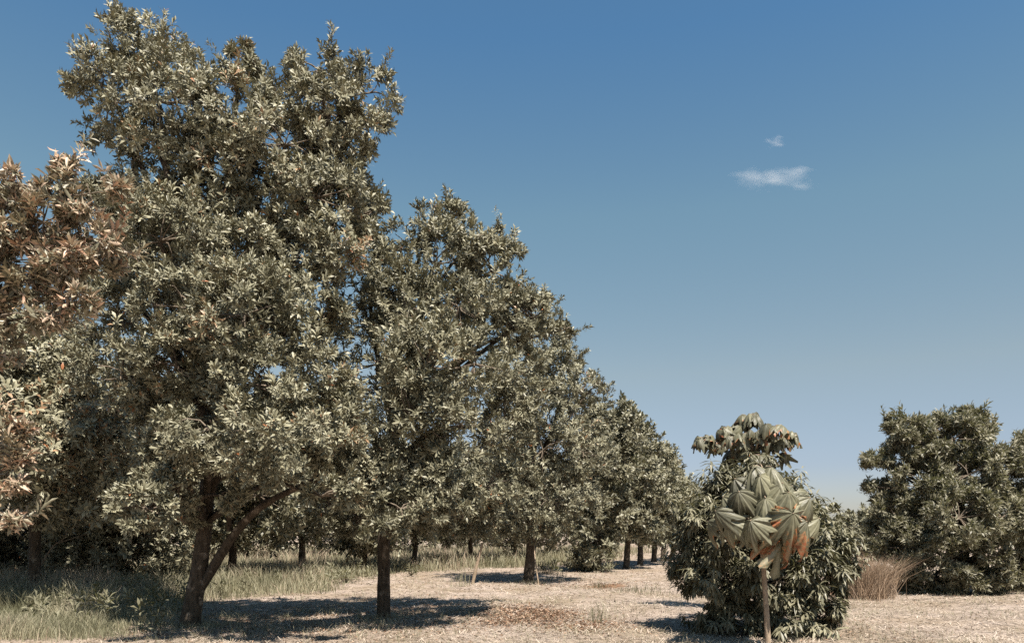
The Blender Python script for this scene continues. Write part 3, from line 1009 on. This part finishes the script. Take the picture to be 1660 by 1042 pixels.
YU = 15.2
bU = onground(1228, YU)
tU = thing('broadleaf_sapling', bU, 'taller sapling with smaller brown-edged lobed leaves rising above the drooping shrub', 'sapling')
ac = Acc()
tube(ac, [bU - np.array([0, 0, .1]), P(1224, 900, YU), P(1222, 760, YU), P(1214, 685, YU)], [.06, .05, .04, .02], 9, n=20, rough=.05)
part('stem', ac.mesh('stem', M_TWIG), tU)
for px, py, n, sp_, bx in [(1214, 672, 10, 24, (1216, 700)), (1182, 690, 7, 20, (1219, 725)), (1142, 706, 6, 16, (1219, 735)), (1248, 690, 6, 20, (1218, 715)), (1282, 700, 6, 16, (1219, 725)), (1268, 735, 2, 8, (1221, 745)),
                           (1196, 728, 7, 20, (1221, 745)), (1236, 735, 7, 18, (1221, 750)), (1205, 752, 6, 18, (1222, 765)), (1165, 715, 5, 16, (1220, 740)), (1245, 712, 6, 20, (1219, 735)), (1220, 700, 8, 26, (1218, 720)), (1212, 722, 8, 24, (1220, 745)), (1190, 706, 6, 18, (1219, 730)), (1265, 708, 5, 14, (1219, 730)), (1228, 752, 6, 20, (1222, 765)), (1180, 742, 4, 14, (1221, 755))]:
    ac = Acc()
    dyc = R.normal() * .22
    c = P(px, py + 6, YU + dyc)
    st = P(*bx, YU)
    tube(ac, [st, (st + c) / 2 + np.array([0, 0, .05]), c], [.016, .013, .009], 6, n=8)
    part('branch', ac.mesh('branch', M_TWIG), tU)
    n = int(n * 1.4)
    for k in range(n):
        az = k * 360 / n + R.normal() * 25
        a_ = math.radians(az)
        of = sp_ * YU / F * R.uniform(.35, 1)
        pos = c + np.array([math.sin(a_) * of, -math.cos(a_) * of, R.uniform(-.02, .1)])
        put_leaf(tU, pos, az, R.uniform(15, 60), R.uniform(19, 32) * YU / F, R.uniform(.7, 1.2), R.choice([0, 0, .2, .35, .55]), c, pr=.005, na=36, nr=7, fold=.19)

R = np.random.default_rng(29)
# ------------------------------------------------------------------ grass, straw, litter (stuff)
GP = np.array([(-5.6, 11), (-6.2, 14), (-7.6, 17), (-7.0, 18.5), (-5.2, 19.6), (-5.0, 23.5), (-4.4, 29), (-2, 31), (0.6, 33), (2.4, 35), (4.6, 39), (7, 45), (12, 60)])


def grass_edge(x, y):
    """> 0 inside the tall grass, left of the orchard row (metres from its edge)"""
    return np.interp(y, GP[:, 1], GP[:, 0]) - x


def blades(cx, cy, per, h, w, lean, tint, spread, tl=.35):
    n = len(cx)
    o = np.stack([np.repeat(cx, per), np.repeat(cy, per)], -1) + R.normal(size=(n * per, 2)) * np.repeat(spread, per)[:, None]
    z = gz(o[:, 0], o[:, 1]) - .01
    hh = np.repeat(h, per) * R.uniform(.55, 1.15, n * per)
    ww = np.repeat(w, per) * R.uniform(.7, 1.3, n * per)
    a_ = R.random(n * per) * 6.283
    ld = np.stack([np.cos(a_), np.sin(a_)], -1) * (R.random(n * per) ** .7 * lean)[:, None] * hh[:, None]
    ta = R.random(n) * 6.283
    ld += np.repeat(np.stack([np.cos(ta), np.sin(ta)], -1) * (R.random(n) * tl)[:, None], per, 0) * hh[:, None]
    f = R.random(n * per) * 6.283
    s = np.stack([np.cos(f), np.sin(f)], -1) * ww[:, None] / 2
    B = np.column_stack([o, z])
    def at(k, t, zz):
        return B + np.column_stack([ld * t, hh * zz])
    m1, tip = at(0, .35, .6), at(0, 1, .98)
    S3 = np.column_stack([s, np.zeros(len(s))])
    V = np.stack([B - S3, B + S3, m1 - S3 * .8, m1 + S3 * .8, tip], 1).reshape(-1, 3)
    T = np.array([(0, 1, 3), (0, 3, 2), (2, 3, 4)])
    TT = (T[None] + (np.arange(n * per) * 5)[:, None, None]).reshape(-1, 3)
    tn = np.clip(np.repeat(tint, per) + R.normal(size=n * per) * .16, 0, 1)
    return V, TT, np.repeat(tn, 3)


# tall grass: candidates spread so that near ground is as well covered on screen as far ground
n = 34000
y = 1 / R.uniform(1 / 75, 1 / 11.3, n)
x = R.uniform(-1.25, .45, n) * y * .75 - R.random(n) * 2
e = grass_edge(x, y)
keep = (e > R.uniform(-.5, .6, n)) & (np.abs(x) < 60)
x, y, e = x[keep], y[keep], e[keep]
pn = np.array([mnoise.noise((a * .35, b * .35, 3.1)) for a, b in zip(x, y)])
pn2 = np.array([mnoise.noise((a * 1.1, b * 1.1, 7.7)) for a, b in zip(x, y)])
h = (np.clip(.22 + .34 * np.clip(e / 1.6, 0, 1) + .4 * pn + .24 * pn2, .08, 1.0)) * np.where(y < 15, .6, 1)
V, T, tn = blades(x, y, 7, h, .011 * np.clip(y / 16, .7, 3), .6, .48 + .8 * pn + .55 * pn2, .1 + .006 * y)
o = link('tall_grass', mesh_from('tall_grass', V, T, M_GRASS, tn))
tag(o, 'tall pale dry grass filling the field left of and behind the front row of trees', 'grass', kind='stuff')

# thin short grass over the mown lane
n = 14000
y = 1 / R.uniform(1 / 60, 1 / 9.5, n)
x = R.uniform(-.72, .85, n) * y
e = grass_edge(x, y)
pn = np.array([mnoise.noise((a * .5, b * .5, 9.1)) for a, b in zip(x, y)])
keep = (e < .2) & (pn > R.uniform(-.4, .45, n))
x, y, pn = x[keep], y[keep], pn[keep]
V, T, tn = blades(x, y, 5, R.uniform(.05, .17, len(x)), .005 * np.clip(y / 14, .7, 3), 1.0, .55 + .4 * pn, np.full(len(x), .09))
o = link('short_grass', mesh_from('short_grass', V, T, M_GRASS, tn))
tag(o, 'thin short dry grass scattered over the mown lane', 'grass', kind='stuff')

# thin grass in the shade of the front trees
n = 900
x = R.normal(-4.4, 1.9, n)
y = R.normal(14.5, 2.4, n)
for b0, k in ((bA, 90), (bB, 70), (bC, 90)):
    ra, th_ = R.uniform(.16, .5, k), R.random(k) * 6.283
    x = np.append(x, b0[0] + ra * np.cos(th_))
    y = np.append(y, b0[1] + ra * np.sin(th_))
pn = np.array([mnoise.noise((a * .9, b * .9, 5.5)) for a, b in zip(x, y)])
pn[900:] += .5
keep = (pn > R.uniform(-.3, .4, len(x))) & (y > 10.5)
x, y, pn = x[keep], y[keep], pn[keep]
V, T, tn = blades(x, y, 7, R.uniform(.06, .2, len(x)), np.full(len(x), .006), 1.0, .4 + .4 * pn, np.full(len(x), .1))
o = link('shade_grass', mesh_from('shade_grass', V, T, M_GRASS, tn))
tag(o, 'thin patchy grass in the shade under the two nearest front trees', 'grass', kind='stuff')
# low broad-leaved weeds among the tall grass
n = 420
y = 1 / R.uniform(1 / 40, 1 / 12, n)
x = np.interp(y, GP[:, 1], GP[:, 0]) - R.random(n) ** 1.5 * 9 + .4
u_ = unit(n)
u_[:, 2] = np.abs(u_[:, 2]) + .6
O, D, Nn, ln, wd, lt = expand(Kind(n=10, length=(.08, .2), ratio=.3, twig=.25), np.column_stack([x, y, gz(x, y) + R.uniform(.15, .6, n)]), nz(u_), R.uniform(.1, .8, n))
V, T = leaves_mesh_arrays(leaf_template(4), O, D, Nn, ln, wd)
o = link('field_weeds', mesh_from('field_weeds', V, T, M_WEED, np.repeat(lt, 4)))
tag(o, 'small leafy weeds mixed through the tall grass on the left', 'weeds', kind='stuff')

# straw lying on the lane
n = 60000
y = 1 / R.uniform(1 / 48, 1 / 9.2, n)
x = R.uniform(-.72, .95, n) * y
e = grass_edge(x, y)
keep = e < .5
x, y = x[keep], y[keep]
n = len(x)
gust = np.array([mnoise.noise((a * .8, b * .8, 1.7)) for a, b in zip(x, y)])
a_ = R.normal(size=n) * .7 + gust * 5 + (R.random(n) < .35) * R.random(n) * 6
L2 = R.uniform(.07, .3, n) * np.clip(y / 15, .8, 2)
W2 = R.uniform(.003, .007, n) * np.clip(y / 13, .8, 3)
d2 = np.stack([np.cos(a_), np.sin(a_)], -1)
p2 = np.stack([-d2[:, 1], d2[:, 0]], -1)
B = np.stack([x, y], -1)
z0 = gz(x, y) + R.uniform(.004, .02, n)
z1 = z0 + R.uniform(-.005, .045, n)
q = lambda s_, t_, zz: np.column_stack([B + d2 * (L2 * s_)[:, None] + p2 * (W2 * t_)[:, None], zz])
V = np.stack([q(-.5, -1, z0), q(-.5, 1, z0), q(.5, 1, z1), q(.5, -1, z1)], 1).reshape(-1, 3)
T = np.arange(n * 4).reshape(-1, 4)
o = link('straw', mesh_from('straw', V, T, M_STRAW, R.random(n)))
tag(o, 'cut straw strewn over the sunlit lane', 'straw', kind='stuff')

# fallen leaves under the trees and on the rusty patches
pts = []
for cx_, cy_, sx, sy, k in [(-4.2, 13.6, 1.5, 2.2, 2600), (-2.2, 14.6, 1.4, 1.9, 2600), (.3, 14.4, .5, .8, 4200), (1.3, 12.9, .4, .5, 900), (.4, 24.5, 2, 2.5, 1300), (3.2, 30, 1.8, 2.4, 700), (2.7, 22.5, .8, 1.0, 700), (4.6, 12.6, 1.2, 1.2, 700), (10.5, 19.5, 2, 2, 600)]:
    pts.append(np.stack([R.normal(cx_, sx, k), R.normal(cy_, sy, k)], -1))
xy = np.concatenate(pts)
n = len(xy)
O = np.column_stack([xy, gz(xy[:, 0], xy[:, 1]) + R.uniform(.006, .03, n)])
D = nz(np.column_stack([R.normal(size=(n, 2)), R.normal(size=n) * .25]))
Nn = np.array([0, 0, 1.0]) + R.normal(size=(n, 3)) * .35
V, T = leaves_mesh_arrays(leaf_template(4, .2, .3), O, D, Nn, R.uniform(.035, .095, n), R.uniform(.014, .03, n))
o = link('fallen_leaves', mesh_from('fallen_leaves', V, T, M_LITTER, np.repeat(R.random(n), 4)))
tag(o, 'rusty brown fallen leaves on the ground under the front trees', 'leaf litter', kind='stuff')


# ------------------------------------------------------------------ small plants, stakes, sticks
def tuft(name, px, Y, nbl, h, spread, lab, cat, mat=M_GRASS, tint=.5, group=None, lean=.6, w=.009):
    b_ = onground(px, Y)
    V, T, tn = blades(np.array([b_[0]]), np.array([b_[1]]), nbl, np.array([h]), np.array([w]), lean, np.array([tint]), np.array([spread]))
    o_ = link(name, mesh_from(name, V - b_, T, mat, tn))
    o_.location = tuple(b_)
    return tag(o_, lab, cat, group)


TG = 'grass tufts along the lane'
tuft('grass_tuft', 965, 13.4, 44, .34, .08, 'low pale grass tuft at the bottom edge beside the rusty soil', 'grass tuft', group=TG, tint=.35)
tuft('grass_tuft', 985, 13.9, 26, .5, .12, 'taller thin grass tuft at the bottom edge right of the rusty soil', 'grass tuft', group=TG, tint=.55, w=.006)
tuft('grass_tuft', 745, 22.6, 60, .55, .22, 'pale bristly grass tuft just left of the leaning pale stake', 'grass tuft', group=TG, tint=.5, lean=.25)
tuft('grass_tuft', 905, 26.5, 50, .35, .2, 'low green tuft right of the third trunk, at the edge of its shade', 'grass tuft', group=TG, tint=.1)
tuft('grass_tuft', 1015, 20.6, 70, .22, .28, 'low green tuft halfway along the thin strip of weeds in the lane', 'grass tuft', group=TG, tint=.1)
tuft('grass_tuft', 1060, 19.8, 70, .24, .3, 'low green tuft nearest the drooping shrub in the strip of weeds', 'grass tuft', group=TG, tint=.08)
tuft('grass_tuft', 975, 21.8, 60, .2, .14, 'low green tuft at the left end of the strip of weeds in the lane', 'grass tuft', group=TG, tint=.1)
tuft('dry_grass_clump', 1404, 18.6, 1600, 1.0, .26, 'mound of dry reddish brown grass at the foot of the large narrow-leaved tree', 'grass clump', tint=.6, lean=1.15, w=.008, mat=M_RUSTGRASS)
tuft('dry_grass_clump', 1390, 25, 900, 1.0, .35, 'second dry grass clump behind the reddish mound, next to the drooping shrub', 'grass clump', tint=.45, lean=1.15, w=.008, mat=M_RUSTGRASS)


def weed(px, Y, r, h, n, lab, kind=None):
    b_ = onground(px, Y)
    t_ = thing('weed', b_, lab, 'weed', 'leafy weeds under the orchard trees')
    k_ = kind or Kind(n=9, length=(.14, .26), ratio=.2, ntri=4, mat=M_WEED, twig=.2)
    u_ = unit(n)
    u_[:, 2] = np.abs(u_[:, 2])
    tips = b_ + u_ * np.array([r, r, h]) * R.uniform(.5, 1, (n, 1)) + np.array([0, 0, .08])
    d_ = nz(u_ + np.array([0, 0, .6]))
    O, D, Nn, ln, wd, lt = expand(k_, tips, d_, R.uniform(.3, .9, n))
    V, T = leaves_mesh_arrays(leaf_template(k_.ntri), O, D, Nn, ln, wd)
    part('foliage', mesh_from('foliage', V, T, k_.mat, np.repeat(lt, k_.ntri)), t_, stuff=True)
    ac = Acc()
    for q_ in tips:
        tube(ac, [b_, (b_ + q_) / 2 + R.normal(size=3) * .03, q_], [.01, .008, .005], 4, n=4)
    part('stems', ac.mesh('stems', M_TWIG), t_, stuff=True)


weed(985, 29.5, .4, .95, 26, 'pale spiky weed standing against the bushy fourth tree')
weed(890, 28.5, .5, .5, 18, 'low leafy weed right of the third trunk in the back of its shade')
weed(935, 31, .6, .6, 22, 'broad low weed between the third trunk and the bushy fourth tree')
weed(665, 27, .22, .55, 7, 'small bright seedling just right of the straight slender trunk')
weed(560, 23.5, .5, .4, 14, 'low weed at the grass edge left of the straight slender trunk')
weed(80, 17.2, .5, .55, 16, 'shaded weed in the grass at the lower left edge', Kind(n=9, length=(.14, .24), ratio=.25, ntri=4, mat=M_LEAF, twig=.2))

# leaning pale stake with a few leaves, the thin pole, the bare sapling and sticks
b_ = onground(765, 23.5)
t_ = thing('staked_sapling', b_, 'thin pale leaning stem with a tuft of leaves, between the second and third trunks', 'sapling')
ac = Acc()
tube(ac, [b_ - np.array([0, 0, .1]), P(773, 915, 23.5), P(782, 880, 23.5)], [.055, .05, .04], 8, n=12, rough=.04)
part('stem', ac.mesh('stem', M_PALE), t_)
lobs = lobes_px([(784, 865, 20, 16), (770, 850, 18, 14), (800, 872, 16, 12)], 23.5)
P_, D_, _, tt = crown_sprigs(lobs, 1.4, clump=(.15, .3), per=8)
O, D, Nn, ln, wd, lt = expand(K_MID, P_, D_, tt + .1)
V, T = leaves_mesh_arrays(leaf_template(2), O, D, Nn, ln, wd)
part('foliage', mesh_from('foliage', V, T, M_LEAF, np.repeat(lt, 2)), t_, stuff=True)


def sticks(name, polylines, lab, cat, mat, origin):
    t_ = thing(name, origin, lab, cat)
    for nm, pts, rad in polylines:
        ac = Acc()
        tube(ac, pts, rad, 6, n=max(6, 4 * len(pts)), rough=.06)
        part(nm, ac.mesh(nm, mat), t_)
    return t_


b_ = onground(874, 23.3)
sticks('leaning_pole', [('pole', [b_ - np.array([0, 0, .1]), P(868, 910, 23.5), P(866, 880, 23.9)], [.022, .02, .016])], 'thin pale pole leaning against the third trunk', 'pole', M_PALE, b_)
b_ = onground(168, 20.5)
sticks('bare_sapling', [('stem', [b_ - np.array([0, 0, .1]), P(176, 905, 20.5), P(189, 872, 20.5)], [.05, .045, .035]), ('branch', [P(188, 874, 20.5), P(177, 858, 20.5), P(168, 845, 20.4)], [.03, .02, .01]),
                        ('branch', [P(188, 874, 20.5), P(196, 852, 20.5), P(200, 838, 20.6)], [.03, .022, .01]), ('branch', [P(184, 884, 20.5), P(204, 868, 20.6), P(222, 866, 20.6)], [.018, .012, .007])],
       'small bare dark sapling forking into a Y in the tall grass at left', 'sapling', M_BARK, b_)
b_ = onground(62, 16.5)
sticks('dry_stick', [('stick', [P(50, 945, 16.6), P(82, 890, 16.6), P(104, 872, 16.5), P(109, 856, 16.5)], [.02, .018, .013, .008]), ('twig', [P(95, 880, 16.5), P(130, 868, 16.7), P(150, 862, 16.8)], [.012, .009, .006])],
       'thin dry curved stick leaning in the grass at the lower left', 'stick', M_TWIG, b_)


# ------------------------------------------------------------------ clouds
def cloud(px, py, w, h, lab, seed, dens):
    Y = 900.0
    c = P(px, py, Y)
    bm_ = 14
    th = np.linspace(0, np.pi, bm_)
    ph = np.linspace(0, 2 * np.pi, 2 * bm_, endpoint=False)
    A, B_ = np.meshgrid(th, ph, indexing='ij')
    V = np.stack([np.sin(A) * np.cos(B_), np.sin(A) * np.sin(B_), np.cos(A)], -1).reshape(-1, 3)
    k = 2 * bm_
    i_ = np.arange(bm_ - 1)[:, None] * k + np.arange(k)[None]
    j_ = np.arange(bm_ - 1)[:, None] * k + (np.arange(k)[None] + 1) % k
    Q_ = np.stack([i_, i_ + k, j_ + k, j_], -1).reshape(-1, 4)
    s = Y / F
    sc = np.array([w * s / 2, h * s / 2 * 1.2, h * s / 2])
    m = bpy.data.materials.new('cloud_vapour')
    m.use_nodes = True
    N, L = m.node_tree.nodes, m.node_tree.links
    N.remove(N['Principled BSDF'])
    pv = N.new('ShaderNodeVolumePrincipled')
    pv.inputs['Color'].default_value = (1, 1, 1, 1)
    tc = N.new('ShaderNodeTexCoord')
    ad = N.new('ShaderNodeVectorMath')
    ad.operation = 'MULTIPLY'
    ad.inputs[1].default_value = tuple(1 / v for v in sc)
    L.new(tc.outputs['Object'], ad.inputs[0])
    le = N.new('ShaderNodeVectorMath')
    le.operation = 'LENGTH'
    L.new(ad.outputs[0], le.inputs[0])
    of = N.new('ShaderNodeVectorMath')
    of.operation = 'ADD'
    of.inputs[1].default_value = (seed, seed * .7, 0)
    st = N.new('ShaderNodeVectorMath')
    st.operation = 'MULTIPLY'
    st.inputs[1].default_value = (.4, 1, 1)
    L.new(tc.outputs['Object'], st.inputs[0])
    L.new(st.outputs[0], of.inputs[0])
    n_ = N.new('ShaderNodeTexNoise')
    n_.inputs['Scale'].default_value = 1.0 / sc[2]
    n_.inputs['Detail'].default_value = 3
    n_.inputs['Roughness'].default_value = .62
    L.new(of.outputs[0], n_.inputs['Vector'])
    # density = clamp(noise*2.2 - .55 - r*.75)
    m1 = N.new('ShaderNodeMath')
    m1.operation = 'MULTIPLY_ADD'
    m1.inputs[1].default_value = 2.6
    m1.inputs[2].default_value = -.68
    L.new(n_.outputs['Fac'], m1.inputs[0])
    m2 = N.new('ShaderNodeMath')
    m2.operation = 'MULTIPLY_ADD'
    m2.inputs[1].default_value = -.85
    L.new(le.outputs['Value'], m2.inputs[0])
    L.new(m1.outputs[0], m2.inputs[2])
    m3 = N.new('ShaderNodeMath')
    m3.operation = 'MULTIPLY'
    m3.use_clamp = False
    mxx = N.new('ShaderNodeMath')
    mxx.operation = 'MAXIMUM'
    mxx.inputs[1].default_value = 0
    L.new(m2.outputs[0], mxx.inputs[0])
    L.new(mxx.outputs[0], m3.inputs[0])
    m3.inputs[1].default_value = dens
    L.new(m3.outputs[0], pv.inputs['Density'])
    L.new(pv.outputs[0], N['Material Output'].inputs['Volume'])
    o_ = link('cloud', mesh_from('cloud', V * sc, Q_, m))
    o_.location = tuple(c)
    tag(o_, lab, 'cloud', 'small white clouds')


cloud(1255, 291, 165, 46, 'larger wispy white cloud alone in the blue sky at right', 17.0, .02)
cloud(1255, 231, 40, 22, 'tiny faint cloud just above the larger wispy cloud', 12.0, .035)
